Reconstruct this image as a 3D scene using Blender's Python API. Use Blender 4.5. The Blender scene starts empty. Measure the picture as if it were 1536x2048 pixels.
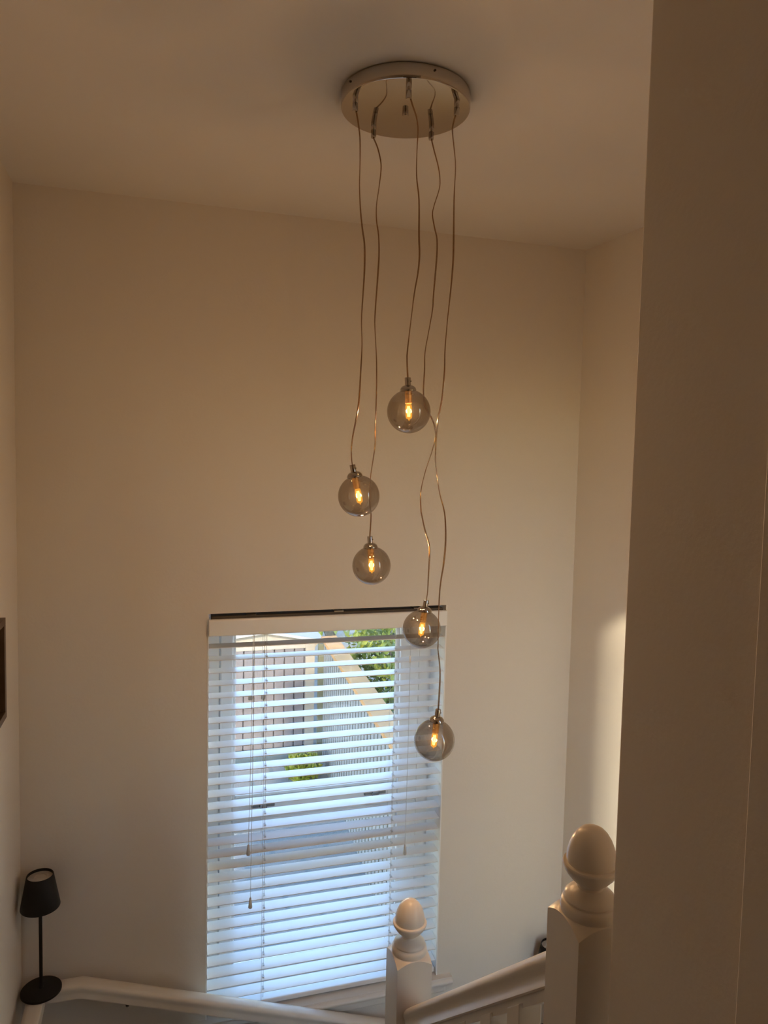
import bpy, math, random
from mathutils import Matrix, Vector

# ------------------------------------------------------------------ camera
# origin = the photographer's eye; X along the back wall, Y towards it, Z up. Landing floor at z = -1.6
SC = bpy.context.scene
COL = SC.collection
YAW, PITCH, ROLL, FPX = 0.296583, 0.067739, 0.021830, 1481.3
cam_d = bpy.data.cameras.new('camera')
cam_d.sensor_fit = 'HORIZONTAL'
cam_d.sensor_width = 36.0
cam_d.lens = FPX / 1536.0 * 36.0
SC.cycles.use_light_tree = False
cam_d.clip_start = 0.02
cam = bpy.data.objects.new('camera', cam_d)
COL.objects.link(cam)
_r = Vector((math.cos(YAW), -math.sin(YAW), 0)); _f = Vector((math.sin(YAW), math.cos(YAW), 0)); _u = Vector((0, 0, 1))
_f2 = _f * math.cos(PITCH) - _u * math.sin(PITCH); _u2 = _u * math.cos(PITCH) + _f * math.sin(PITCH)
_r3 = _r * math.cos(ROLL) + _u2 * math.sin(ROLL); _u3 = -_r * math.sin(ROLL) + _u2 * math.cos(ROLL)
cam.matrix_world = Matrix(((_r3.x, _u3.x, -_f2.x, 0), (_r3.y, _u3.y, -_f2.y, 0), (_r3.z, _u3.z, -_f2.z, 0), (0, 0, 0, 1)))
SC.camera = cam

# ------------------------------------------------------------------ sky, sun, exposure
world = bpy.data.worlds.new('world'); SC.world = world
world.use_nodes = True
wn = world.node_tree.nodes; wl = world.node_tree.links
sky = wn.new('ShaderNodeTexSky')
sky.sky_type = 'NISHITA'
sky.sun_disc = False
SUN_T, SUN_EL = 0.315, math.radians(28)          # sun travels towards +X, +Y (from behind the house)
sky.sun_elevation = SUN_EL
sky.sun_rotation = math.radians(180) + math.atan(SUN_T)
sky.altitude = 50
sky.dust_density = 0.3
wn['Background'].inputs['Strength'].default_value = 1.8
wl.new(sky.outputs['Color'], wn['Background'].inputs['Color'])

sun_d = bpy.data.lights.new('sun', 'SUN')
sun_d.energy = 9.5
sun_d.angle = math.radians(2.0)
sun_d.color = (1.0, 0.84, 0.60)
sun = bpy.data.objects.new('sun', sun_d)
COL.objects.link(sun)
sun.rotation_euler = Vector((SUN_T, 1.0, -math.tan(SUN_EL) * math.hypot(1, SUN_T))).to_track_quat('-Z', 'Y').to_euler()

PENDANT_WATTS = 10.3

SC.cycles.use_adaptive_sampling = True
SC.cycles.adaptive_threshold = 0.12
SC.cycles.max_bounces = 7
SC.cycles.diffuse_bounces = 4
SC.cycles.glossy_bounces = 3
SC.cycles.transparent_max_bounces = 16
SC.cycles.caustics_reflective = False
SC.cycles.caustics_refractive = False
vs = SC.view_settings
vs.view_transform = 'Standard'
vs.look = 'None'
vs.exposure = 0.0
vs.gamma = 1.0
vs.use_curve_mapping = False

# ------------------------------------------------------------------ materials
def newmat(name):
    m = bpy.data.materials.new(name); m.use_nodes = True
    nt = m.node_tree
    return m, nt, nt.nodes, nt.links

def pmat(name, col, rough=0.5, metal=0.0, spec=0.5, var=0.0, vscale=8.0, bump=0.0, bscale=60.0, coat=0.0, trans=0.0):
    m, nt, n, l = newmat(name)
    b = n['Principled BSDF']
    b.inputs['Base Color'].default_value = (*col, 1)
    b.inputs['Roughness'].default_value = rough
    b.inputs['Metallic'].default_value = metal
    b.inputs['Specular IOR Level'].default_value = spec
    b.inputs['Coat Weight'].default_value = coat
    tc = n.new('ShaderNodeTexCoord')
    if var > 0:
        no = n.new('ShaderNodeTexNoise'); no.inputs['Scale'].default_value = vscale; no.inputs['Detail'].default_value = 4
        l.new(tc.outputs['Object'], no.inputs['Vector'])
        r = n.new('ShaderNodeValToRGB')
        r.color_ramp.elements[0].position = 0.3; r.color_ramp.elements[1].position = 0.7
        r.color_ramp.elements[0].color = (*[max(0, c * (1 - var)) for c in col], 1)
        r.color_ramp.elements[1].color = (*[min(1, c * (1 + var)) for c in col], 1)
        l.new(no.outputs['Fac'], r.inputs['Fac']); l.new(r.outputs['Color'], b.inputs['Base Color'])
    if bump > 0:
        nb = n.new('ShaderNodeTexNoise'); nb.inputs['Scale'].default_value = bscale; nb.inputs['Detail'].default_value = 3
        l.new(tc.outputs['Object'], nb.inputs['Vector'])
        bp = n.new('ShaderNodeBump'); bp.inputs['Strength'].default_value = bump; bp.inputs['Distance'].default_value = 0.002
        l.new(nb.outputs['Fac'], bp.inputs['Height']); l.new(bp.outputs['Normal'], b.inputs['Normal'])
    return m

WALL = (0.74, 0.69, 0.62)
M_WALL = pmat('wall_paint', WALL, 0.62, spec=0.25, bump=0.2, bscale=110)
M_CEIL = pmat('ceiling_paint', (0.76, 0.72, 0.66), 0.8, spec=0.15, )
M_GLOSS = pmat('white_gloss_paint', (0.74, 0.70, 0.64), 0.28, spec=0.5, var=0.02, vscale=14, bump=0.12, bscale=45)
M_UPVC = pmat('white_upvc', (0.88, 0.88, 0.87), 0.3, spec=0.5, var=0.01, vscale=5)
M_SLAT = pmat('white_slat', (0.88, 0.88, 0.86), 0.27, spec=0.6, var=0.01, vscale=20)
M_CORDW = pmat('white_cord', (0.62, 0.60, 0.56), 0.7, var=0.05, vscale=400)
M_TASSEL = pmat('grey_plastic', (0.50, 0.50, 0.50), 0.4, var=0.03, vscale=60)
M_HEAD = pmat('headrail_metal', (0.07, 0.05, 0.03), 0.5, metal=0.0, var=0.1, vscale=12)
M_CHROME = pmat('polished_nickel', (0.50, 0.45, 0.39), 0.07, metal=1.0, var=0.03, vscale=5)
M_CHROME_D = pmat('chrome', (0.48, 0.45, 0.41), 0.06, metal=1.0, var=0.02, vscale=30)
M_DARKM = pmat('dark_fixing', (0.03, 0.025, 0.02), 0.4, var=0.1, vscale=40)
M_BLACK = pmat('matt_black_metal', (0.010, 0.010, 0.011), 0.55, spec=0.3, var=0.1, vscale=60, bump=0.1, bscale=300)
M_DIFF = pmat('lamp_diffuser', (0.45, 0.42, 0.38), 0.35, var=0.12, vscale=35)
M_FRAME = pmat('brown_frame_wood', (0.10, 0.065, 0.040), 0.45, var=0.2, vscale=25)
M_PRINT = pmat('dark_picture', (0.025, 0.014, 0.008), 0.4, var=0.5, vscale=9)
M_CARPET = pmat('carpet', (0.16, 0.145, 0.13), 0.95, spec=0.1, var=0.12, vscale=220, bump=0.8, bscale=500)
M_BRASS = pmat('socket_brass', (0.75, 0.48, 0.20), 0.25, metal=1.0, var=0.05, vscale=60)
M_STEEL = pmat('handle_chrome', (0.35, 0.36, 0.37), 0.25, metal=1.0, var=0.05, vscale=60)
# garden
M_SHED = pmat('shed_board', (0.096, 0.082, 0.082), 0.7, var=0.08, vscale=7, bump=0.4, bscale=30)
M_SHEDTRIM = pmat('cream_trim', (0.205, 0.176, 0.14), 0.6, var=0.05, vscale=9)
M_ROOFW = pmat('pale_felt_roof', (0.23, 0.226, 0.218), 0.8, var=0.08, vscale=9)
M_FENCEW = pmat('pale_fence_board', (0.165, 0.16, 0.155), 0.7, var=0.06, vscale=6, bump=0.3, bscale=30)
M_WOOD = pmat('tan_timber', (0.31, 0.155, 0.050), 0.7, var=0.2, vscale=5, bump=0.4, bscale=25)
M_POST = pmat('olive_post', (0.085, 0.08, 0.045), 0.7, var=0.15, vscale=6)
M_GAPSHADE = pmat('gap_shade_edge', (0.075, 0.075, 0.06), 0.8, var=0.2, vscale=9)
M_PLINTH = pmat('dark_plinth', (0.035, 0.05, 0.06), 0.6, var=0.2, vscale=6)
M_EARTH = pmat('dark_earth', (0.05, 0.05, 0.045), 0.9, var=0.4, vscale=4)
M_BRICK = pmat('outer_render', (0.60, 0.55, 0.48), 0.9, var=0.1, vscale=4)

# pale concrete paving: slab colour with fine dark joints
M_PAVE, nt, n, l = newmat('pale_paving')
b = n['Principled BSDF']; b.inputs['Roughness'].default_value = 0.8
tc = n.new('ShaderNodeTexCoord')
br = n.new('ShaderNodeTexBrick'); br.inputs['Scale'].default_value = 1.0
br.inputs['Color1'].default_value = (0.165, 0.157, 0.145, 1); br.inputs['Color2'].default_value = (0.135, 0.13, 0.124, 1)
br.inputs['Mortar'].default_value = (0.10, 0.11, 0.11, 1)
br.inputs['Mortar Size'].default_value = 0.03; br.inputs['Brick Width'].default_value = 0.6; br.inputs['Row Height'].default_value = 0.45
l.new(tc.outputs['Object'], br.inputs['Vector']); l.new(br.outputs['Color'], b.inputs['Base Color'])

def leafmat(name, cols, scale):
    m, nt, n, l = newmat(name)
    b = n['Principled BSDF']; b.inputs['Roughness'].default_value = 0.55
    tc = n.new('ShaderNodeTexCoord')
    no = n.new('ShaderNodeTexNoise'); no.inputs['Scale'].default_value = scale; no.inputs['Detail'].default_value = 3
    l.new(tc.outputs['Object'], no.inputs['Vector'])
    r = n.new('ShaderNodeValToRGB')
    e = r.color_ramp.elements
    e[0].position = 0.30; e[0].color = (*cols[0], 1)
    e[1].position = 0.72; e[1].color = (*cols[-1], 1)
    for i, c in enumerate(cols[1:-1]):
        k = e.new(0.30 + 0.42 * (i + 1) / (len(cols) - 1)); k.color = (*c, 1)
    l.new(no.outputs['Fac'], r.inputs['Fac']); l.new(r.outputs['Color'], b.inputs['Base Color'])
    tr = n.new('ShaderNodeBsdfTranslucent'); l.new(r.outputs['Color'], tr.inputs['Color'])
    mx = n.new('ShaderNodeMixShader'); mx.inputs['Fac'].default_value = 0.45
    l.new(b.outputs['BSDF'], mx.inputs[1]); l.new(tr.outputs['BSDF'], mx.inputs[2])
    l.new(mx.outputs['Shader'], n['Material Output'].inputs['Surface'])
    return m
M_LEAF = leafmat('hedge_leaf', [(0.035, 0.06, 0.02), (0.13, 0.17, 0.03), (0.42, 0.37, 0.04)], 2.6)
M_LEAFY = leafmat('lime_leaf', [(0.12, 0.17, 0.015), (0.26, 0.27, 0.02), (0.38, 0.31, 0.02)], 6.0)
M_FLOWER = leafmat('orange_flower', [(0.40, 0.12, 0.03), (0.45, 0.22, 0.06), (0.45, 0.30, 0.06)], 6.0)

# clear window glass and smoked lamp glass: thin sheets, see-through plus a mirror reflection that grows at grazing angles
def thin_glass(name, tint, base_refl, graze, gcol, rough, haze=0.0, haze_col=(1, 1, 1)):
    m, nt, n, l = newmat(name)
    n.remove(n['Principled BSDF'])
    tp = n.new('ShaderNodeBsdfTransparent'); tp.inputs['Color'].default_value = (*tint, 1)
    gl = n.new('ShaderNodeBsdfGlossy'); gl.inputs['Color'].default_value = (*gcol, 1); gl.inputs['Roughness'].default_value = rough
    lw = n.new('ShaderNodeLayerWeight'); lw.inputs['Blend'].default_value = 0.5
    pw = n.new('ShaderNodeMath'); pw.operation = 'POWER'; pw.inputs[1].default_value = 3.0
    l.new(lw.outputs['Facing'], pw.inputs[0])
    ma = n.new('ShaderNodeMath'); ma.operation = 'MULTIPLY_ADD'
    ma.inputs[1].default_value = graze; ma.inputs[2].default_value = base_refl
    l.new(pw.outputs[0], ma.inputs[0])
    mx = n.new('ShaderNodeMixShader')
    l.new(ma.outputs[0], mx.inputs['Fac']); l.new(tp.outputs[0], mx.inputs[1]); l.new(gl.outputs[0], mx.inputs[2])
    out = mx
    if haze > 0:
        hz = n.new('ShaderNodeBsdfGlossy'); hz.inputs['Color'].default_value = (*haze_col, 1); hz.inputs['Roughness'].default_value = 0.42
        m2 = n.new('ShaderNodeMixShader'); m2.inputs['Fac'].default_value = haze
        l.new(mx.outputs[0], m2.inputs[1]); l.new(hz.outputs[0], m2.inputs[2]); out = m2
    l.new(out.outputs[0], n['Material Output'].inputs['Surface'])
    return m
M_PANE = thin_glass('window_glass', (0.94, 0.96, 0.96), 0.04, 0.5, (0.9, 0.9, 0.9), 0.0)
M_SMOKE = thin_glass('smoked_glass', (0.60, 0.555, 0.50), 0.10, 0.5, (0.80, 0.77, 0.74), 0.02, haze=0.003, haze_col=(0.8, 0.75, 0.7))
M_CABLE = thin_glass('clear_cable_sheath', (0.66, 0.57, 0.46), 0.10, 0.5, (0.9, 0.85, 0.75), 0.15)
# bulb envelope: clear glass that glows amber; filament: hot
M_BULB, nt, n, l = newmat('bulb_envelope')
n.remove(n['Principled BSDF'])
tp = n.new('ShaderNodeBsdfTransparent'); tp.inputs['Color'].default_value = (1, 0.86, 0.62, 1)
em = n.new('ShaderNodeEmission'); em.inputs['Color'].default_value = (1.0, 0.47, 0.06, 1); em.inputs['Strength'].default_value = 2.0
mx = n.new('ShaderNodeMixShader'); mx.inputs['Fac'].default_value = 0.5
l.new(tp.outputs[0], mx.inputs[1]); l.new(em.outputs[0], mx.inputs[2]); l.new(mx.outputs[0], n['Material Output'].inputs['Surface'])
M_FIL, nt, n, l = newmat('hot_filament')
n.remove(n['Principled BSDF'])
em = n.new('ShaderNodeEmission'); em.inputs['Color'].default_value = (1.0, 0.66, 0.20, 1); em.inputs['Strength'].default_value = 14.0
l.new(em.outputs[0], n['Material Output'].inputs['Surface'])
M_BULB.cycles.emission_sampling = 'NONE'
M_FIL.cycles.emission_sampling = 'NONE'
# ------------------------------------------------------------------ mesh helpers
class MB:
    def __init__(s): s.v = []; s.f = []; s.sm = []
    def add(s, vs, fs, smooth=False):
        o = len(s.v); s.v += [tuple(x) for x in vs]; s.f += [tuple(i + o for i in f) for f in fs]; s.sm += [smooth] * len(fs)
        return s
    def box(s, x0, x1, y0, y1, z0, z1):
        return s.add([(x0,y0,z0),(x1,y0,z0),(x1,y1,z0),(x0,y1,z0),(x0,y0,z1),(x1,y0,z1),(x1,y1,z1),(x0,y1,z1)],
                     [(0,3,2,1),(4,5,6,7),(0,1,5,4),(1,2,6,5),(2,3,7,6),(3,0,4,7)])
    def lathe(s, prof, seg=32, c=(0,0,0), smooth=True, axis=None):
        """prof: list of (r, z) from bottom to top, ends closed when r == 0."""
        vs = []; fs = []
        for r, z in prof:
            for k in range(seg):
                a = 2 * math.pi * k / seg
                vs.append((r * math.cos(a), r * math.sin(a), z))
        for i in range(len(prof) - 1):
            for k in range(seg):
                k2 = (k + 1) % seg
                fs.append((i*seg+k, i*seg+k2, (i+1)*seg+k2, (i+1)*seg+k))
        n = len(prof)
        fs.append(tuple(range(seg - 1, -1, -1))); fs.append(tuple((n-1)*seg + k for k in range(seg)))
        if axis is not None:
            q = Vector((0, 0, 1)).rotation_difference(Vector(axis).normalized())
            vs = [q @ Vector(v) for v in vs]
        vs = [(v[0]+c[0], v[1]+c[1], v[2]+c[2]) for v in vs]
        return s.add(vs, fs, smooth)
    def sweep(s, path, prof, closed_prof=True, smooth=True, up=(0,0,1), vertical_section=False):
        """Carry a closed 2-D profile (u across, v up) along a polyline with mitred joints."""
        path = [Vector(p) for p in path]; n = len(path); m = len(prof); vs = []
        for i, p in enumerate(path):
            d0 = (path[i] - path[i-1]).normalized() if i > 0 else None
            d1 = (path[i+1] - path[i]).normalized() if i < n-1 else None
            t = (d0 + d1).normalized() if (d0 and d1) else (d0 or d1)
            side = t.cross(Vector(up)).normalized(); nrm = side.cross(t).normalized()
            k = 1.0
            if d0 and d1:
                k = 1.0 / max(0.3, t.dot(d1))
            bend_h = False
            if d0 and d1:
                h0 = Vector((d0.x, d0.y)); h1 = Vector((d1.x, d1.y))
                bend_h = abs(h0.normalized().cross(h1.normalized())) > 0.05 if h0.length > 0 and h1.length > 0 else False
            for (u, v) in prof:
                vs.append(p + side * u * (k if bend_h else 1.0) + nrm * v * (k if not bend_h else 1.0))
        fs = []
        for i in range(n - 1):
            for j in range(m):
                j2 = (j + 1) % m
                fs.append((i*m+j, i*m+j2, (i+1)*m+j2, (i+1)*m+j))
        fs.append(tuple(range(m-1, -1, -1))); fs.append(tuple((n-1)*m + j for j in range(m)))
        return s.add(vs, fs, smooth)
    def tube(s, path, r, seg=8, smooth=True):
        prof = [(r*math.cos(2*math.pi*k/seg), r*math.sin(2*math.pi*k/seg)) for k in range(seg)]
        path = [Vector(p) for p in path]
        return s.add(*tube_geo(path, prof), smooth)
    def prism(s, poly, axis, a, b, smooth=False):
        """Extrude a polygon along a world axis (0, 1 or 2) from a to b; poly holds the two other coordinates."""
        def mk(q, t):
            c = list(q); c.insert(axis, t); return tuple(c)
        n = len(poly)
        vs = [mk(q, a) for q in poly] + [mk(q, b) for q in poly]
        fs = [(i, (i+1) % n, n+(i+1) % n, n+i) for i in range(n)] + [tuple(range(n-1, -1, -1)), tuple(range(n, 2*n))]
        return s.add(vs, fs, smooth)
    def build(s, name, mat, parent=None, bevel=0.0, seg=2, origin=None, autosmooth=True):
        me = bpy.data.meshes.new(name)
        o0 = Vector(origin) if origin else Vector((0, 0, 0))
        if parent is not None:
            o0 = o0 * 1.0
        me.from_pydata([tuple(Vector(v) - o0) for v in s.v], [], s.f)
        me.polygons.foreach_set('use_smooth', s.sm)
        me.materials.append(mat)
        me.update()
        import bmesh
        bm = bmesh.new(); bm.from_mesh(me); bmesh.ops.recalc_face_normals(bm, faces=bm.faces)
        bm.to_mesh(me); bm.free()
        o = bpy.data.objects.new(name, me); COL.objects.link(o)
        o.location = o0
        if parent is not None:
            o.parent = parent
            o.matrix_parent_inverse = world_of(parent).inverted()
        if bevel > 0:
            md = o.modifiers.new('bevel', 'BEVEL'); md.width = bevel; md.segments = seg; md.limit_method = 'ANGLE'
            md.angle_limit = math.radians(40); md.harden_normals = False
        if any(s.sm):
            try:
                me.set_sharp_from_angle(angle=math.radians(42))
            except Exception:
                pass
        return o

def world_of(o):
    m = Matrix.LocRotScale(o.location, o.rotation_euler, o.scale)
    if o.parent is not None:
        m = world_of(o.parent) @ o.matrix_parent_inverse @ m
    return m

def tube_geo(path, prof, twist=0.0):
    n = len(path); m = len(prof); vs = []
    ref = Vector((0, 1, 0))
    L = 0
    for i, p in enumerate(path):
        t = (path[min(i+1, n-1)] - path[max(i-1, 0)]).normalized()
        if i > 0: L += (path[i] - path[i-1]).length
        rr = ref if abs(t.dot(ref)) < 0.9 else Vector((1, 0, 0))
        a = t.cross(rr).normalized(); b = a.cross(t).normalized()
        th = twist * L
        for u, v in prof:
            u2 = u*math.cos(th) - v*math.sin(th); v2 = u*math.sin(th) + v*math.cos(th)
            vs.append(p + a*u2 + b*v2)
    fs = []
    for i in range(n - 1):
        for j in range(m):
            j2 = (j+1) % m
            fs.append((i*m+j, i*m+j2, (i+1)*m+j2, (i+1)*m+j))
    fs.append(tuple(range(m-1, -1, -1))); fs.append(tuple((n-1)*m+j for j in range(m)))
    return vs, fs

def spline(pts, sub=4):
    pts = [Vector(p) for p in pts]; out = []
    n = len(pts)
    for i in range(n - 1):
        p0 = pts[max(i-1, 0)]; p1 = pts[i]; p2 = pts[i+1]; p3 = pts[min(i+2, n-1)]
        for k in range(sub):
            t = k / sub
            out.append(0.5 * ((2*p1) + (p2-p0)*t + (2*p0-5*p1+4*p2-p3)*t*t + (3*p1-p0-3*p2+p3)*t*t*t))
    out.append(pts[-1])
    return out

def empty(name, loc):
    o = bpy.data.objects.new(name, None); COL.objects.link(o); o.location = loc; o.empty_display_size = 0.05
    return o

def tag(o, label, cat, group=None):
    o['label'] = label; o['category'] = cat
    if group: o['group'] = group
    return o

def struct(o, label=None):
    o['kind'] = 'structure'
    if label: o['label'] = label
    return o

# ------------------------------------------------------------------ the setting
CEIL = 0.85; YB = 2.631; XL = -0.439; XR = 1.615; FL = -1.6; LOW = -4.3
WX0, WX1, WZ0, WZ1 = 0.166, 1.067, -2.075, -0.546      # window opening
YO = 2.92                                                # outer face of the back wall
w = MB()
w.box(XL - 0.2, WX0, YB, YO, LOW, CEIL + 0.2); w.box(WX1, 2.1, YB, YO, LOW, CEIL + 0.2)
w.box(WX0, WX1, YB, YO, WZ1, CEIL + 0.2); w.box(WX0, WX1, YB, YO, LOW, WZ0)
struct(w.build('wall_back', M_WALL), 'beige painted stairwell wall around the window')
struct(MB().box(XL - 0.2, XL, -0.6, YB, LOW, CEIL + 0.2).build('wall_left', M_WALL), 'beige painted wall with the dark picture frame')
# the right wall opens slightly towards the viewer
w = MB(); rx = lambda y: XR + (YB - y) * 0.09
w.add([(rx(YB),YB,LOW),(rx(0.745),0.745,LOW),(rx(0.745)+0.2,0.745,LOW),(rx(YB)+0.2,YB,LOW),
       (rx(YB),YB,CEIL+0.2),(rx(0.745),0.745,CEIL+0.2),(rx(0.745)+0.2,0.745,CEIL+0.2),(rx(YB)+0.2,YB,CEIL+0.2)],
      [(0,1,2,3),(4,5,6,7),(0,1,5,4),(1,2,6,5),(2,3,7,6),(3,0,4,7)])
struct(w.build('wall_right', M_WALL), 'beige stairwell wall with a strip of light')
w = MB(); w.box(XL - 0.2, 0.705, -0.6, 0.745, CEIL, CEIL + 0.12); w.box(XL - 0.2, 2.1, 0.745, YO, CEIL, CEIL + 0.12)
struct(w.build('ceiling', M_CEIL), 'plain ceiling the pendant light hangs from')
# the wall end beside the nearer newel post, running back along the landing
struct(MB().box(0.600, 0.705, -0.5, 0.8457, LOW, CEIL).build('wall_front', M_WALL, bevel=0.004), 'dark shaded wall end beside the tall newel post')
struct(MB().box(XL - 0.2, 0.705, -0.6, -0.5, LOW, CEIL).build('wall_rear', M_WALL))
d1 = MB().box(-0.36, 0.50, -0.5, -0.47, FL, 0.42).build('added_dark_door', M_FRAME, bevel=0.004)  # added unseen dark door that cuts light bounced off the rear wall
struct(d1)
MB().lathe([(0.0, 0.0), (0.010, 0.0), (0.008, 0.02), (0.022, 0.035), (0.024, 0.05), (0.0, 0.058)], 20, (0.42, -0.47, -0.6), axis=(0, 1, 0)).build('knob', M_BRASS, d1)
# unseen wall; its window slot is added to rake sun along the right wall
w = MB(); OX0, OX1, OZ0, OZ1 = 1.110, 1.275, -2.0, 0.35
w.box(0.705, OX0, 0.745, 0.845, LOW, CEIL); w.box(OX1, 1.99, 0.745, 0.845, LOW, CEIL); w.box(OX0, OX1, 0.745, 0.845, OZ1, CEIL); w.box(OX0, OX1, 0.745, 0.845, LOW, OZ0)
struct(w.build('wall_side', M_WALL))
w2 = empty('added_sun_window', (1.4, 0.79, OZ0)); w2['kind'] = 'structure'
w = MB(); w.box(OX0, OX0+0.012, 0.765, 0.825, OZ0, OZ1); w.box(OX1-0.012, OX1, 0.765, 0.825, OZ0, OZ1); w.box(OX0+0.012, OX1-0.012, 0.765, 0.825, OZ0, OZ0+0.04); w.box(OX0+0.012, OX1-0.012, 0.765, 0.825, OZ1-0.04, OZ1)
w.build('frame', M_UPVC, w2)
MB().box(OX0+0.012, OX1-0.012, 0.790, 0.796, OZ0+0.04, OZ1-0.04).build('pane', M_PANE, w2)
# floors and steps
w = MB(); w.box(XL, 0.60, -0.5, 0.93, FL - 0.2, FL)
struct(w.build('floor_landing', M_CARPET))
struct(MB().box(XL, 2.1, -0.5, YB, LOW - 0.1, LOW).build('floor_lower', M_CARPET))
st = empty('staircase', (0.1, 1.6, LOW)); st['kind'] = 'structure'; st['label'] = 'carpeted stairs turning down below the window'
for i in range(3):
    y0 = 0.93 + 0.225 * i
    MB().box(XL, 0.60, y0, y0 + 0.225, LOW, FL - 0.2 * (i + 1)).build('step', M_CARPET, st)
MB().box(XL, 0.60, 1.605, YB, LOW, -2.4).build('step', M_CARPET, st)
for i in range(3):
    x0 = 0.60 + 0.24 * i
    MB().box(x0, x0 + 0.24 if i < 2 else 1.615, 1.605, YB, LOW, -2.6 - 0.2 * i).build('step', M_CARPET, st)
# door casing on the landing wall
w = MB(); w.box(0.588, 0.600, 0.50, 0.606, FL, 0.50)
struct(w.build('trim_1', M_WALL, bevel=0.002), 'edge of a painted door casing at the picture margin')

# ------------------------------------------------------------------ window
FY0, FY1 = 2.785, 2.855
win = empty('window_1', (0.61, FY0, WZ0)); win['kind'] = 'structure'; win['label'] = 'white double-glazed window behind the venetian blind'
GX0, GX1 = 0.2696, 0.930
TR0, TR1 = -1.428, -1.298        # transom
w = MB(); fr = 0.054
w.box(WX0, WX0+fr, FY0, FY1, WZ0, WZ1); w.box(WX1-fr, WX1, FY0, FY1, WZ0, WZ1)
w.box(WX0+fr, WX1-fr, FY0, FY1, WZ1-0.05, WZ1); w.box(WX0+fr, WX1-fr, FY0, FY1, WZ0, WZ0+0.06)
w.box(WX0+fr, WX1-fr, FY0, FY1, (TR0+TR1)/2-0.022, (TR0+TR1)/2+0.022)
w.build('frame', M_UPVC, win, bevel=0.003)
def sash(z0, z1, hz):
    w = MB(); ya = FY0 - 0.012; yb = FY1 - 0.01
    w.box(WX0+fr+0.003, GX0, ya, yb, z0, z1); w.box(GX1, WX1-fr-0.003, ya, yb, z0, z1)
    w.box(GX0, GX1, ya, yb, z1-0.045, z1); w.box(GX0, GX1, ya, yb, z0, z0+0.045)
    s = w.build('sash', M_UPVC, win, bevel=0.005)
    b_ = MB(); gz0, gz1 = z0+0.045, z1-0.045
    for (xa, xb, za, zb) in ((GX0, GX0+0.012, gz0, gz1), (GX1-0.012, GX1, gz0, gz1), (GX0+0.012, GX1-0.012, gz0, gz0+0.012), (GX0+0.012, GX1-0.012, gz1-0.012, gz1)):
        b_.box(xa, xb, FY0+0.006, FY0+0.022, za, zb)
    b_.build('glazing_bead', M_UPVC, s, bevel=0.003)
    MB().box(GX0, GX1, FY0+0.026, FY0+0.032, gz0, gz1).build('pane', M_PANE, s)
    return s
s_up = sash((TR0+TR1)/2+0.018, WZ1-0.048, 0)
s_lo = sash(WZ0+0.058, (TR0+TR1)/2-0.018, 0)
for hx in (0.386, 0.832):
    h = MB(); hz = (TR0+TR1)/2+0.040
    h.box(hx-0.045, hx+0.045, FY0-0.026, FY0-0.012, hz-0.008, hz+0.008)
    h.box(hx-0.014, hx+0.014, FY0-0.034, FY0-0.022, hz-0.011, hz+0.011)
    h.build('handle', M_STEEL, s_up, bevel=0.003)
# white lining of the recess
w = MB(); lt = 0.0045
w.box(WX0, WX0+lt, YB-0.0015, FY0, WZ0+0.02, WZ1); w.box(WX1-lt, WX1, YB-0.0015, FY0, WZ0+0.02, WZ1)
struct(w.build('trim_4', M_UPVC), 'thin white lining at the sides of the window recess')
# window board with rounded nosing
w = MB()
w.sweep([(0.115, 2.640, -2.058), (1.122, 2.640, -2.058)], [(0.046*math.cos(a), 0.017*math.sin(a)) if math.cos(a) > 0.75 else (0.034 if math.cos(a) > 0 else -0.06, 0.017*(1 if math.sin(a) > 0 else -1)) for a in [math.radians(d) for d in (-90, -40, -25, -10, 10, 25, 40, 90, 135, 225)]])
struct(w.build('trim_2', M_GLOSS), 'white window board below the blind')
w = MB(); w.box(0.135, 1.10, YB-0.018, YB, -2.105, -2.075)
struct(w.build('trim_3', M_GLOSS, bevel=0.006), 'small moulding under the window board')

# ------------------------------------------------------------------ venetian blind
blind = empty('venetian_blind', (0.61, 2.66, -2.04))
tag(blind, 'white venetian blind with thirty slats hanging in the window recess', 'blind')
BX0, BX1 = 0.1725, 1.0600
val = MB()
pv = [(2.613, -0.623), (2.611, -0.6195), (2.611, -0.570), (2.613, -0.5655), (2.617, -0.564), (2.625, -0.564), (2.625, -0.623)]
val.prism(pv, 0, 0.170, 1.061)
val.build('valance', M_SLAT, blind)
for xa_ in (0.170, 1.055):
    MB().box(xa_, xa_+0.006, 2.6255, 2.68, -0.62, -0.568).build('valance_return', M_SLAT, blind)
w = MB(); w.box(0.180, 1.052, 2.632, 2.690, -0.612, -0.556)
w.build('headrail', M_HEAD, blind, bevel=0.002)
for bx_ in (0.30, 0.62, 0.93):
    MB().box(bx_, bx_+0.035, 2.628, 2.692, -0.556, -0.551).build('mounting_clip', M_CHROME_D, blind)
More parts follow.
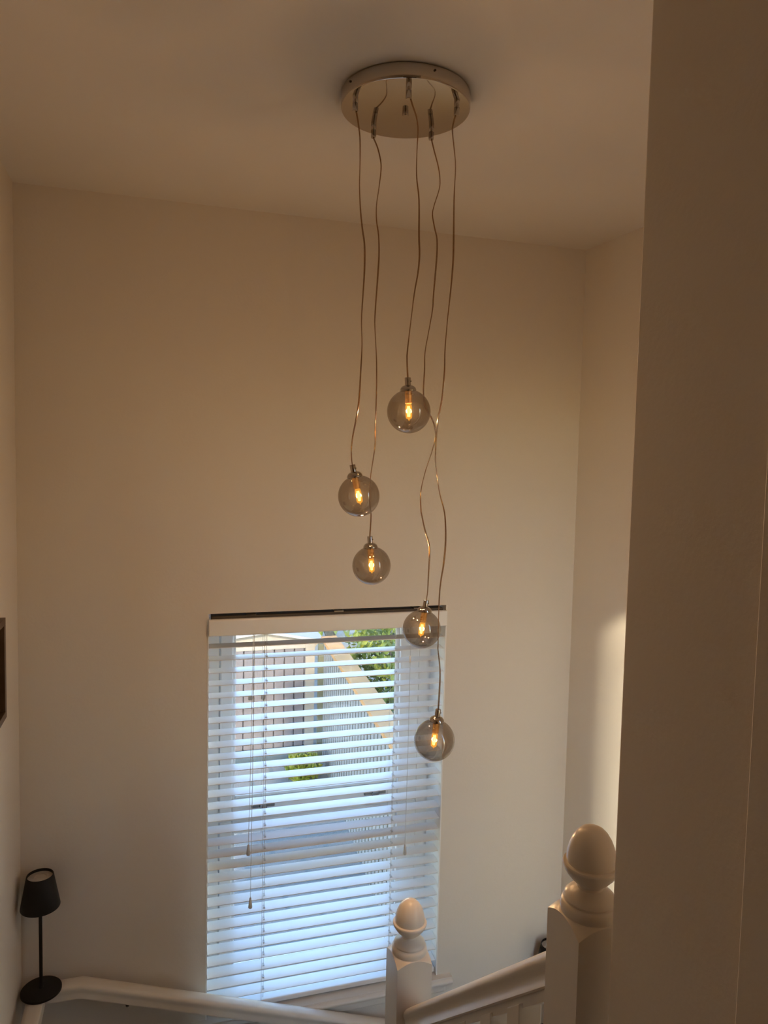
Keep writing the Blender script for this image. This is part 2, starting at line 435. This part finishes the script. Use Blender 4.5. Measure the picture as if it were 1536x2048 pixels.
# one slat mesh, gently crowned, shared by all thirty
SW, STH, TILT = 0.050, 0.0026, math.radians(4.2)
prof = []
for k in range(7):
    u = -SW/2 + SW*k/6
    prof.append((u, STH/2 + 0.0003*(1 - (2*u/SW)**2)))
for k in range(7):
    u = SW/2 - SW*k/6
    prof.append((u, -STH/2 + 0.0003*(1 - (2*u/SW)**2)))
ct, sn = math.cos(TILT), math.sin(TILT)
poly = [(u*ct - v*sn, u*sn + v*ct) for u, v in prof]     # (y, z): room edge (negative y) lower
sl = MB(); sl.prism(poly, 0, BX0, BX1, smooth=True)
slat0 = sl.build('slat', M_SLAT, blind)
YS = 2.637 + SW/2
Z0 = -0.671 + sn*SW/2
PITCHS = 0.0452
NS = 30
slat0.location = (0, YS, Z0)
slats = [slat0]
rnd = random.Random(3)
for i in range(1, NS):
    c = slat0.copy(); COL.objects.link(c); c.parent = blind; c.matrix_parent_inverse = slat0.matrix_parent_inverse.copy()
    c.location = (0, YS, Z0 - PITCHS*i); c.rotation_euler = (rnd.uniform(-0.006, 0.006), rnd.uniform(-0.0006, 0.0006), 0)
    slats.append(c)
ZBR = -2.033
w = MB(); w.box(BX0, BX1, 2.640, 2.684, ZBR, ZBR+0.018)
w.build('bottom_rail', M_SLAT, blind, bevel=0.004, seg=3)
# ladder strings with a rung under every slat, and the lift cord through the middle
for lx in (0.368, 0.862):
    w = MB()
    for yy in (YS - SW/2*ct - 0.0016, YS + SW/2*ct + 0.0016):
        w.tube([(lx, yy, -0.61), (lx, yy, ZBR+0.018)], 0.0007, 6)
    for i in range(NS):
        zc = Z0 - PITCHS*i
        w.tube([(lx, YS - SW/2*ct, zc - sn*SW/2 - 0.0022), (lx, YS + SW/2*ct, zc + sn*SW/2 - 0.0022)], 0.0006, 5)
    w.build('ladder_string', M_CORDW, blind)
    MB().tube([(lx+0.010, YS - 0.006, -0.61), (lx+0.010, YS - 0.006, ZBR+0.018)], 0.0009, 6).build('lift_cord', M_CORDW, blind)
    # little grommets where the lift cord goes through each slat
    g0 = None
    for i, so_ in enumerate(slats):
        if g0 is None:
            g0 = MB().box(lx+0.0065, lx+0.0135, -0.013, 0.004, 0.0022, 0.0034).build('cord_grommet', M_TASSEL)
            gr = g0
        else:
            gr = g0.copy(); COL.objects.link(gr)
        gr.parent = so_
def tassel(x, y, z, par):
    MB().lathe([(0.0020, 0.0), (0.0036, -0.003), (0.0074, -0.034), (0.0076, -0.038), (0.0064, -0.040)][::-1], 14, (x, y, z)).build('tassel', M_TASSEL, par)
def pull(x0, x1, zt, y=2.607):
    c = MB().tube(spline([(x0, y, -0.618), ((x0+x1)/2+0.001, y-0.001, (zt-0.618)/2), (x1, y, zt)], 6), 0.0009, 6).build('pull_cord', M_CORDW, blind)
    tassel(x1, y, zt, c)
    return c
pull(0.3225, 0.3125, -1.388)
pull(0.3265, 0.3215, -1.588)
c3 = pull(0.9130, 0.9105, -1.468)
MB().lathe([(0.003, -0.015), (0.0048, -0.013), (0.0048, 0.011), (0.003, 0.013)], 12, (0.9125, 2.607, -0.742)).build('cord_connector', M_SLAT, c3)

# ------------------------------------------------------------------ pendant light
pend = empty('pendant_light', (0.5492, 1.6959, CEIL))
tag(pend, 'five-globe smoked glass pendant light on wavy cords from a round chrome ceiling plate', 'pendant light')
CX, CY, ZC = 0.5492, 1.6959, 0.815
can = MB().lathe([(0.0, ZC), (0.1465, ZC), (0.1488, ZC+0.0008), (0.150, ZC+0.003), (0.150, CEIL-0.003), (0.147, CEIL-0.0005), (0.0, CEIL-0.0005)], 96, (CX, CY, 0)).build('ceiling_plate', M_CHROME, pend)
MB().lathe([(0.0, ZC-0.012), (0.0062, ZC-0.012), (0.0070, ZC-0.011), (0.0070, ZC), (0.0, ZC)], 20, (CX, CY, 0)).build('centre_nut', M_CHROME_D, can)
for ang in (-163, -84, 30, 140):
    a = math.radians(ang)
    MB().lathe([(0.0, 0.0), (0.0024, 0.0), (0.0024, 0.002), (0.0, 0.002)], 12, (CX+0.150*math.cos(a), CY+0.150*math.sin(a), ZC+0.022), axis=(math.cos(a), math.sin(a), 0)).build('fixing_screw', M_DARKM, can)
GRIP = dict(A=(0.4201,1.6618), B=(0.4958,1.7771), C=(0.5144,1.5685), D=(0.6304,1.7401), E=(0.6408,1.6052))
CORDS = dict(
A=[(0.4219,1.6618,0.7818),(0.4283,1.6618,0.7514),(0.4324,1.6618,0.7194),(0.4335,1.6618,0.6650),(0.4333,1.6618,0.6190),(0.4367,1.6618,0.5666),(0.4423,1.6618,0.5230),(0.4477,1.6618,0.4903),(0.4488,1.6618,0.4347),(0.4464,1.6618,0.3785),(0.4440,1.6618,0.3221),(0.4464,1.6618,0.2658),(0.4442,1.6618,0.1976),(0.4418,1.6618,0.1405),(0.4366,1.6618,0.1003),(0.4291,1.6618,0.0599),(0.4261,1.6618,0.0311),(0.4266,1.6618,0.0081)],
B=[(0.4960,1.7771,0.7788),(0.5065,1.7771,0.7580),(0.5147,1.7771,0.7298),(0.5165,1.7771,0.7064),(0.5124,1.7771,0.6645),(0.5070,1.7771,0.6224),(0.5077,1.7771,0.5869),(0.5136,1.7771,0.5518),(0.5159,1.7771,0.5042),(0.5134,1.7771,0.4440),(0.5089,1.7771,0.3591),(0.5097,1.7771,0.3228),(0.5151,1.7771,0.2502),(0.5170,1.7771,0.1645),(0.5161,1.7771,0.0906),(0.5159,1.7771,0.0411),(0.5115,1.7771,0.0037),(0.5059,1.7771,-0.0399),(0.5045,1.7771,-0.0961),(0.5092,1.7771,-0.1336)],
C=[(0.5162,1.5685,0.7873),(0.5235,1.5685,0.7687),(0.5333,1.5685,0.7441),(0.5374,1.5685,0.7185),(0.5363,1.5685,0.6763),(0.5365,1.5685,0.6236),(0.5436,1.5685,0.5714),(0.5456,1.5685,0.4970),(0.5479,1.5685,0.4543),(0.5454,1.5685,0.4164),(0.5384,1.5685,0.3726),(0.5318,1.5685,0.3125),(0.5253,1.5685,0.2469),(0.5247,1.5685,0.2250)],
D=[(0.6313,1.7401,0.7800),(0.6384,1.7401,0.7563),(0.6512,1.7401,0.7168),(0.6560,1.7401,0.6855),(0.6541,1.7401,0.6639),(0.6421,1.7401,0.6244),(0.6389,1.7401,0.6026),(0.6449,1.7401,0.5735),(0.6522,1.7401,0.5444),(0.6523,1.7401,0.4964),(0.6468,1.7401,0.4116),(0.6452,1.7401,0.3751),(0.6363,1.7401,0.3199),(0.6284,1.7401,0.2707),(0.6283,1.7401,0.2280),(0.6270,1.7401,0.1790),(0.6305,1.7401,0.1448),(0.6389,1.7401,0.1279),(0.6486,1.7401,0.1135),(0.6570,1.7401,0.0965),(0.6616,1.7401,0.0756),(0.6608,1.7401,0.0569),(0.6536,1.7401,0.0294),(0.6401,1.7401,-0.0120),(0.6305,1.7401,-0.0496),(0.6260,1.7401,-0.0808),(0.6283,1.7401,-0.1183),(0.6299,1.7401,-0.1283),(0.6403,1.7401,-0.1686),(0.6520,1.7401,-0.2041),(0.6541,1.7401,-0.2320),(0.6528,1.7401,-0.2828),(0.6515,1.7401,-0.3250)],
E=[(0.6393,1.6052,0.7833),(0.6328,1.6052,0.7584),(0.6321,1.6052,0.7419),(0.6367,1.6052,0.7098),(0.6417,1.6052,0.6667),(0.6402,1.6052,0.5949),(0.6423,1.6052,0.4843),(0.6412,1.6052,0.4395),(0.6378,1.6052,0.3888),(0.6323,1.6052,0.3265),(0.6282,1.6052,0.2585),(0.6283,1.6052,0.2131),(0.6250,1.6052,0.1560),(0.6199,1.6052,0.1215),(0.6166,1.6052,0.1077),(0.6138,1.6052,0.0756),(0.6122,1.6052,0.0468),(0.6116,1.6052,0.0238),(0.6122,1.6052,0.0008),(0.6183,1.6052,-0.0395),(0.6255,1.6052,-0.0742),(0.6365,1.6052,-0.1090),(0.6413,1.6052,-0.1441),(0.6426,1.6052,-0.1911),(0.6390,1.6052,-0.2381),(0.6338,1.6052,-0.2734),(0.6310,1.6052,-0.3088),(0.6302,1.6052,-0.3681),(0.6307,1.6052,-0.4278),(0.6310,1.6052,-0.4397),(0.6374,1.6052,-0.4881),(0.6375,1.6052,-0.5363)])
GLOBE = dict(A=((0.4457,1.6618,-0.0807), (0.4300,1.6618,-0.0140)), B=((0.5133,1.7771,-0.2610), (0.5079,1.7771,-0.1940)),
             C=((0.5317,1.5685,0.1124), (0.5275,1.5685,0.1848)), D=((0.6384,1.7401,-0.4203), (0.6469,1.7401,-0.3604)),
             E=((0.6277,1.6052,-0.6566), (0.6358,1.6052,-0.5820)))
GR = 0.0483
for k in 'ABCDE':
    gx, gy = GRIP[k]
    # cord grip on the plate
    MB().lathe([(0.0, ZC-0.036), (0.0058, ZC-0.036), (0.0064, ZC-0.034), (0.0064, ZC-0.019), (0.0060, ZC-0.0185), (0.0060, ZC-0.0175), (0.0064, ZC-0.017), (0.0064, ZC), (0.0, ZC)], 20, (gx, gy, 0)).build('cord_grip', M_CHROME_D, can)
    c, top = Vector(GLOBE[k][0]), Vector(GLOBE[k][1])
    ax = (top - c).normalized()
    P = lambda z: c + ax * z
    # twin-core clear cord
    path = spline([(gx, gy, ZC-0.034)] + CORDS[k] + [tuple(P(0.0745))], 4)
    ell = [(0.0021*math.cos(t), 0.0012*math.sin(t)) for t in [2*math.pi*j/8 for j in range(8)]]
    mb = MB(); mb.add(*tube_geo(path, ell, twist=9.0), True)
    mb.build('cord', M_CABLE, pend)
    core = MB()
    for sgn in (-1, 1):
        pr = [(0.00095*sgn + 0.00050*math.cos(t), 0.00050*math.sin(t)) for t in [2*math.pi*j/5 for j in range(5)]]
        core.add(*tube_geo(path, pr, twist=9.0), True)
    core.build('cord_core', M_BRASS, pend)
    # globe shell, open at the neck
    prof = []
    N = 40
    for j in range(N + 1):
        a = -math.pi/2 + (math.pi - 0.24) * j / N
        prof.append((max(0.0, GR*math.cos(a)), GR*math.sin(a)))
    gm = MB()
    seg = 64
    vs_ = []; fs_ = []
    for r_, z_ in prof[1:]:
        for q in range(seg):
            a = 2*math.pi*q/seg; vs_.append((r_*math.cos(a), r_*math.sin(a), z_))
    nb = len(vs_); vs_.append((0, 0, -GR))
    for i in range(len(prof) - 2):
        for q in range(seg):
            q2 = (q+1) % seg; fs_.append((i*seg+q, i*seg+q2, (i+1)*seg+q2, (i+1)*seg+q))
    for q in range(seg): fs_.append((nb, (q+1) % seg, q))
    rot = Vector((0, 0, 1)).rotation_difference(ax)
    gm.add([tuple(rot @ Vector(v) + c) for v in vs_], fs_, True)
    g = gm.build('glass_globe', M_SMOKE, pend)
    MB().lathe([(0.0, 0.0445), (0.0178, 0.0445), (0.0184, 0.0455), (0.0182, 0.0475), (0.0168, 0.0515), (0.0135, 0.0550), (0.0095, 0.0572), (0.0, 0.0580)], 32, c, axis=ax).build('cap', M_CHROME_D, g)
    col_ = MB().lathe([(0.0, 0.0570), (0.0068, 0.0570), (0.0068, 0.0735), (0.0062, 0.0745), (0.0, 0.0745)], 20, c, axis=ax)
    col_.lathe([(0.0, 0.0), (0.0018, 0.0), (0.0018, 0.0015), (0.0, 0.0015)], 10, tuple(P(0.0665) + Vector((0.0058, -0.0034, 0))), axis=(0.86, -0.5, 0))
    col_.build('collar', M_CHROME_D, g)
    so = MB().lathe([(0.0, 0.018), (0.0078, 0.018), (0.0082, 0.020), (0.0082, 0.026), (0.0076, 0.0265), (0.0076, 0.0275), (0.0082, 0.028), (0.0082, 0.0445), (0.0, 0.0445)], 24, c, axis=ax)
    so.build('socket', M_BRASS, g)
    MB().lathe([(0.0004, -0.0210), (0.0012, -0.0185), (0.0022, -0.0168), (0.0060, -0.0152), (0.0071, -0.0125), (0.0073, -0.010), (0.0073, 0.012), (0.0060, 0.016), (0.0050, 0.0175)], 20, c, axis=ax).build('bulb', M_BULB, g)
    fm = MB()
    for j in range(3):
        a = 2*math.pi*j/3 + 0.4
        ex = rot @ Vector((math.cos(a), math.sin(a), 0))
        fm.tube([P(-0.0115) + ex*0.0022, P(0.0) + ex*0.0030, P(0.0115) + ex*0.0022], 0.0013, 6)
    fm.build('filament', M_FIL, g)
    ld = bpy.data.lights.new('bulb_light', 'POINT'); ld.energy = PENDANT_WATTS; ld.color = (1.0, 0.70, 0.48); ld.shadow_soft_size = 0.0064
    lo = bpy.data.objects.new('bulb_light', ld); COL.objects.link(lo); lo.location = P(-0.001); lo.parent = g; lo.matrix_parent_inverse = world_of(g).inverted()

# ------------------------------------------------------------------ wall handrail
HR = [(-0.027, -0.046), (0.027, -0.046), (0.0275, -0.040), (0.0245, -0.030), (0.0250, -0.022), (0.0275, -0.014), (0.0270, -0.007), (0.0225, -0.002), (0.012, 0.0), (-0.012, 0.0), (-0.0225, -0.002), (-0.0270, -0.007), (-0.0275, -0.014), (-0.0250, -0.022), (-0.0245, -0.030), (-0.0275, -0.040)]
YR = 2.5735; XRL = -0.3830; ZR = -1.7695; ZR2 = -2.345
xk2 = -0.2409 + (ZR - ZR2) / 0.3490
hr = empty('wall_handrail', (-0.24, YR, ZR - 0.046))
tag(hr, 'white moulded handrail running along the wall in front of the window', 'handrail')
w = MB(); w.sweep([(XRL, 1.75, ZR), (XRL, YR, ZR), (-0.2409, YR, ZR), (xk2, YR, ZR2), (1.59, YR, ZR2)], HR)
w.build('rail', M_GLOSS, hr)
def rail_z(x): return ZR - max(0, x + 0.2409) * 0.3490
for bx_ in (-0.1005, 0.62, 1.25):
    z = rail_z(bx_) - 0.046
    w = MB(); w.tube([(bx_, YR, z + 0.004), (bx_, YR, z - 0.02), (bx_, YR + 0.012, z - 0.034), (bx_, YB - 0.004, z - 0.036)], 0.006, 10) if not (WX0 < bx_ < WX1) else w.tube([(bx_, YR, z + 0.004), (bx_, YR, z - 0.02), (bx_, YR + 0.012, z - 0.034), (bx_, YB - 0.004, z - 0.036)], 0.006, 10)
    w.lathe([(0.0, 0.0), (0.018, 0.0), (0.018, 0.005), (0.0, 0.005)], 20, (bx_, YB, z - 0.036), axis=(0, -1, 0))
    w.build('bracket', M_DARKM, hr)

# ------------------------------------------------------------------ cordless table lamps standing on the rail
def table_lamp(x, y, z, label):
    t = empty('table_lamp', (x, y, z)); tag(t, label, 'lamp', 'black cordless lamps on the handrail')
    c = (x, y, z)
    MB().lathe([(0.0, 0.0), (0.060, 0.0), (0.063, 0.002), (0.063, 0.009), (0.060, 0.012), (0.012, 0.015), (0.0, 0.0155)], 48, c).build('base', M_BLACK, t)
    MB().lathe([(0.0, 0.014), (0.0070, 0.014), (0.0060, 0.019), (0.0055, 0.03), (0.0055, 0.335), (0.0, 0.335)], 20, c).build('stem', M_BLACK, t)
    sh = MB(); seg = 48
    prof = [(0.0605, 0.292), (0.0610, 0.294), (0.0415, 0.398), (0.0405, 0.400), (0.0390, 0.399), (0.0387, 0.393), (0.0590, 0.296), (0.0590, 0.292)]
    vs_ = []; fs_ = []
    for r_, z_ in prof:
        for q in range(seg):
            a = 2*math.pi*q/seg; vs_.append((x + r_*math.cos(a), y + r_*math.sin(a), z + z_))
    m_ = len(prof)
    for i in range(m_):
        for q in range(seg):
            q2 = (q+1) % seg; i2 = (i+1) % m_
            fs_.append((i*seg+q, i*seg+q2, i2*seg+q2, i2*seg+q))
    sh.add(vs_, fs_, True)
    s = sh.build('shade', M_BLACK, t)
    MB().lathe([(0.0, 0.384), (0.0385, 0.384), (0.0388, 0.391), (0.0240, 0.3915), (0.0225, 0.3925), (0.0200, 0.3925), (0.0190, 0.3910), (0.0, 0.3905)], 40, c).build('diffuser', M_DIFF, s)
    return t
table_lamp(-0.3680, 2.5500, ZR, 'black cordless table lamp in the corner left of the window')
table_lamp(1.5340, 2.5560, ZR2, 'black lamp almost hidden behind the nearer newel post')

# ------------------------------------------------------------------ newel posts and balustrade
def newel(cx, cy, ztop, zbot, label):
    t = empty('newel_post', (cx, cy, zbot)); tag(t, label, 'newel post', 'acorn-topped newel posts')
    h = 0.045; zs = ztop - 0.148                       # zs: height of the four shoulder corners
    N = 16
    def ztopf(x, y):
        r = math.hypot(x, y)
        u = min(1.0, max(0.0, (r - 0.040) / (h*math.sqrt(2) - 0.040)))
        return zs + 0.017 * (1 - u**1.3)
    mb = MB(); vs_ = []; fs_ = []
    for j in range(N+1):
        for i in range(N+1):
            x = -h + 2*h*i/N; y = -h + 2*h*j/N
            vs_.append((cx+x, cy+y, ztopf(x, y)))
    for j in range(N):
        for i in range(N):
            a = j*(N+1)+i; fs_.append((a, a+1, a+N+2, a+N+1))
    mb.add(vs_, fs_, True)
    # sides share the shaped upper edge
    ring = [(i, 0) for i in range(N)] + [(N, j) for j in range(N)] + [(i, N) for i in range(N, 0, -1)] + [(0, j) for j in range(N, 0, -1)]
    vs_ = []; fs_ = []
    for i, j in ring:
        x = -h + 2*h*i/N; y = -h + 2*h*j/N
        vs_.append((cx+x, cy+y, ztopf(x, y))); vs_.append((cx+x, cy+y, zbot))
    n_ = len(ring)
    for i in range(n_):
        k2 = (i+1) % n_; fs_.append((2*i, 2*i+1, 2*k2+1, 2*k2))
    fs_.append(tuple(2*i+1 for i in range(n_)))
    mb.add(vs_, fs_, False)
    mb.build('post', M_GLOSS, t)
    b0 = zs
    prof = [(0.0, 0.009), (0.0415, 0.009), (0.0430, 0.016), (0.0440, 0.023), (0.0430, 0.029), (0.0400, 0.0325), (0.0380, 0.0330), (0.0375, 0.0345), (0.0392, 0.0370), (0.0385, 0.0400), (0.0345, 0.0445),
            (0.0255, 0.0505), (0.0195, 0.0535), (0.0185, 0.0565), (0.0205, 0.0595), (0.0280, 0.0655), (0.0350, 0.0735), (0.0400, 0.0815), (0.0425, 0.0870), (0.0428, 0.0895),
            (0.0415, 0.0915), (0.0385, 0.0915), (0.0365, 0.0925), (0.0370, 0.098), (0.0362, 0.106), (0.0335, 0.117), (0.0295, 0.127), (0.0240, 0.136), (0.0170, 0.143), (0.0090, 0.147), (0.0, 0.148)]
    MB().lathe([(r, z + b0) for r, z in prof], 48, (cx, cy, 0)).build('acorn_finial', M_GLOSS, t)
    return t
newel(0.6290, 0.9430, -0.5425, FL, 'taller white newel post with acorn finial against the dark wall end')
newel(0.6040, 1.6780, -1.0896, -2.6, 'lower white newel post with acorn finial in front of the blind')
bal = empty('stair_balustrade', (0.612, 1.3, -2.2)); tag(bal, 'white sloping stair handrail on square balusters between the two newel posts', 'balustrade')
ya, yb = 0.990, 1.632
zt = lambda y: -0.783 - 0.901 * (y - 1.0184)
HP = [(-0.0245, -0.066), (-0.0245, -0.050), (-0.0310, -0.0500), (-0.0325, -0.0470), (-0.0300, -0.0420), (-0.0255, -0.0360), (-0.0245, -0.0290), (-0.0270, -0.0220), (-0.0300, -0.0150), (-0.0285, -0.0080), (-0.0220, -0.0025), (-0.0110, 0.0)]
HP = HP + [(-u, v) for u, v in HP[::-1]]
xr_ = lambda y: 0.6225 + (0.606 - 0.6225) * (y - ya) / (yb - ya)
kk = math.hypot(1, 0.901); nP = len(HP)
mb = MB(); mb.add([(xr_(y_) + u, y_, zt(y_) + v * kk) for y_ in (ya, yb) for u, v in HP],
                  [(j, (j+1) % nP, nP+(j+1) % nP, nP+j) for j in range(nP)] + [tuple(range(nP)), tuple(range(nP, 2*nP))], True)
mb.build('handrail', M_GLOSS, bal)
w = MB(); w.add([(xr_(y_)+dx, y_, zt(y_)-0.95+dz) for y_ in (ya, yb) for dx, dz in ((-0.016,-0.25),(0.016,-0.25),(0.016,0.0),(-0.016,0.0))], [(0,1,2,3),(4,5,6,7),(0,1,5,4),(1,2,6,5),(2,3,7,6),(3,0,4,7)])
w.build('base_string', M_GLOSS, bal)
bw = 0.0215
for y_ in (1.5370, 1.4270, 1.3176, 1.2054, 1.0983):
    x_ = 0.6100
    mb = MB(); mb.add([(x_+sx*bw, y_+sy*bw, (zt(y_+sy*bw) - 0.080) if top else zt(y_) - 0.97) for top in (0, 1) for sx, sy in ((-1,-1),(1,-1),(1,1),(-1,1))],
                      [(0,1,2,3),(4,5,6,7),(0,1,5,4),(1,2,6,5),(2,3,7,6),(3,0,4,7)])
    mb.build('baluster', M_GLOSS, bal, bevel=0.0015)

# ------------------------------------------------------------------ picture frame on the left wall
pf = empty('picture_frame', (XL, 2.08, -0.739)); tag(pf, 'dark box picture frame cut off by the left margin', 'picture frame')
fx0, fx1 = XL, -0.408; fz0, fz1 = -0.742, -0.4575; fy0, fy1 = 1.90, 2.264; fb = 0.020
for (ya_, yb_, za_, zb_) in ((fy0, fy1, fz1-fb, fz1), (fy0, fy1, fz0, fz0+fb), (fy0, fy0+fb, fz0+fb, fz1-fb), (fy1-fb, fy1, fz0+fb, fz1-fb)):
    MB().box(fx0, fx1, ya_, yb_, za_, zb_).build('frame_bar', M_FRAME, pf, bevel=0.001)
MB().box(fx0, fx0+0.012, fy0+fb, fy1-fb, fz0+fb, fz1-fb).build('print', M_PRINT, pf)

# ------------------------------------------------------------------ garden below the window
struct(MB().box(-12, 14, YO + 0.02, 26, LOW - 0.3, LOW).build('ground_paving', M_PAVE), 'pale garden paving below the window')
shed = empty('garden_shed', (1.4, 10.6, LOW)); tag(shed, 'pinkish grey boarded garden shed with cream trim seen through the blind', 'shed')
SY = 10.4
MB().box(0.2, 2.16, SY+0.02, 12.4, LOW+0.14, -2.62).build('body', M_SHED, shed)
MB().box(0.2, 2.165, SY-0.06, 12.4, LOW, LOW+0.16).build('plinth', M_PLINTH, shed)
bd0 = MB().box(0, 0.128, SY-0.02, SY+0.02, LOW+0.16, -2.70).build('board', M_SHED, shed, bevel=0.006)
for i in range(-5, 8):
    o = bd0 if i == -5 else bd0.copy()
    if o is not bd0: COL.objects.link(o); o.parent = shed; o.matrix_parent_inverse = bd0.matrix_parent_inverse.copy()
    o.location = (1.02 + 0.144*i, 0, 0)
for i in range(-5, 8):
    pass
MB().box(2.035, 2.165, SY-0.05, SY+0.02, LOW+0.16, -2.63).build('corner_board', M_SHEDTRIM, shed)
MB().prism([(0.2, -2.70), (2.17, -2.70), (2.25, -2.60), (1.45, -2.44), (0.2, -2.60)], 1, SY-0.03, SY+0.02).build('gable_board', M_SHEDTRIM, shed)
MB().prism([(0.1, -2.60), (1.45, -2.44), (2.30, -2.61), (2.30, -2.575), (1.45, -2.40), (0.1, -2.565)], 1, SY-0.14, 12.5).build('roof', M_ROOFW, shed)
for hx in (1.22, 1.40):
    MB().box(hx, hx+0.055, SY-0.05, SY-0.02, -3.40, -3.34).build('latch', M_DARKM, shed, bevel=0.004)
fence = empty('garden_fence', (2.2, 8.0, LOW)); tag(fence, 'pale vertical board fence with tan timber capping running back beside the shed', 'fence')
FT = -2.54
fx = lambda y: 2.02 + (y - 6.12) * 0.060
y = 10.08; first = None
while y > 3.6:
    if first is None:
        first = MB().box(-0.010, 0.010, -0.055, 0.055, LOW, FT).build('board', M_FENCEW, fence); o = first
        first.data.materials.append(M_GAPSHADE)                      # edges coloured dark to mimic the shaded gaps between boards
        for pg in first.data.polygons:
            if abs(pg.normal.y) > 0.5: pg.material_index = 1
    else:
        o = first.copy(); COL.objects.link(o); o.parent = fence; o.matrix_parent_inverse = first.matrix_parent_inverse.copy()
    o.location = (fx(y), y, 0); o.rotation_euler = (0, 0, -0.06)
    y -= 0.155
w = MB(); w.add([(fx(y_)+dx, y_, FT+dz) for y_ in (10.16, 3.55) for dx, dz in ((-0.05,0),(0.17,0),(0.17,0.05),(-0.05,0.05))], [(0,1,2,3),(4,5,6,7),(0,1,5,4),(1,2,6,5),(2,3,7,6),(3,0,4,7)])
w.build('capping', M_WOOD, fence)
for dz in (-0.35, -1.35):
    w = MB(); w.add([(fx(y_)+0.04+dx, y_, FT+dz+e) for y_ in (10.16, 3.55) for dx, e in ((-0.02,0),(0.02,0),(0.02,0.08),(-0.02,0.08))], [(0,1,2,3),(4,5,6,7),(0,1,5,4),(1,2,6,5),(2,3,7,6),(3,0,4,7)])
    w.build('rail', M_WOOD, fence)
MB().box(2.185, 2.265, 10.16, 10.24, LOW, -2.60).build('post', M_POST, fence)

def leaves(cnt, cen, rad, size, seed, flat=0.0):
    rd = random.Random(seed); vs_ = []; fs_ = []
    for i in range(cnt):
        while True:
            d = Vector((rd.uniform(-1, 1), rd.uniform(-1, 1), rd.uniform(-1, 1)))
            if 0.25 < d.length < 1: break
        lump = 1 + 0.18*math.sin(5*d.x+1.3)*math.sin(4*d.y+.4)*math.sin(6*d.z)
        p = Vector(cen) + Vector((d.x*rad[0], d.y*rad[1], d.z*rad[2])) * lump
        n_ = Vector((rd.uniform(-1,1), rd.uniform(-1,1), rd.uniform(-0.3,1))).normalized()
        a = n_.orthogonal().normalized(); a = (Matrix.Rotation(rd.uniform(0, 6.28), 3, n_) @ a); b_ = n_.cross(a)
        s = size * rd.uniform(0.6, 1.3); k = len(vs_)
        vs_ += [p - a*s, p + b_*s*0.5 + n_*s*0.1, p + a*s, p - b_*s*0.5 + n_*s*0.1]
        fs_.append((k, k+1, k+2, k+3))
    m = MB(); m.add(vs_, fs_, False); return m
def plant(name, label, cat, cnt, cen, rad, size, seed, mat, trunk_r, group=None):
    t = empty(name, (cen[0], cen[1], LOW)); tag(t, label, cat, group)
    o = leaves(cnt, cen, rad, size, seed).build('foliage', mat, t); o['kind'] = 'stuff'
    w = MB()
    rd = random.Random(seed + 9)
    for k in range(5):
        e = (cen[0]+rd.uniform(-.5,.5)*rad[0], cen[1]+rd.uniform(-.5,.5)*rad[1], cen[2]+rd.uniform(-.1,.5)*rad[2])
        w.tube(spline([(cen[0]+rd.uniform(-.06,.06), cen[1]+rd.uniform(-.06,.06), LOW-0.02), (cen[0]+(e[0]-cen[0])*.3, cen[1]+(e[1]-cen[1])*.3, (LOW+e[2])/2), e], 4), trunk_r, 6)
    w.build('branches', M_EARTH, t)
    return t
plant('shrub', 'sunlit yellow-green shrub beyond the fence capping, top of the window', 'shrub', 5200, (3.45, 9.7, -2.75), (0.95, 1.1, 1.05), 0.055, 5, M_LEAF, 0.02, 'garden shrubs')
plant('shrub', 'darker green shrub low beyond the fence near the right window frame', 'shrub', 3600, (2.98, 7.9, -3.20), (0.60, 0.75, 0.9), 0.045, 6, M_LEAF, 0.02, 'garden shrubs')
plant('shrub', 'small lime yellow shrub in front of the shed corner', 'shrub', 1500, (1.86, 9.55, -4.08), (0.24, 0.26, 0.24), 0.030, 7, M_LEAFY, 0.008, 'garden shrubs')
plant('flowering_plant', 'orange flowering plant beyond the fence beside the window frame', 'plant', 350, (2.46, 6.75, -2.75), (0.16, 0.26, 0.2), 0.035, 8, M_FLOWER, 0.008)

# hedge added to block horizon glow; it stands above the window's line of sight
hb = empty('horizon_block_hedge', (2.0, 17.0, LOW)); tag(hb, 'unseen tall hedge added to block the horizon glow', 'hedge')
o = leaves(9000, (2.0, 17.2, -0.85), (12.0, 1.0, 3.7), 0.17, 21).build('foliage', M_LEAF, hb); o['kind'] = 'stuff'
w = MB()
for k in range(11):
    w.lathe([(0.10, LOW), (0.45, LOW+0.8), (0.50, -1.0), (0.35, 1.4), (0.0, 2.4)], 10, (-8 + 2.0*k, 17.3, 0))
w.build('trunks', M_EARTH, hb)['kind'] = 'stuff'
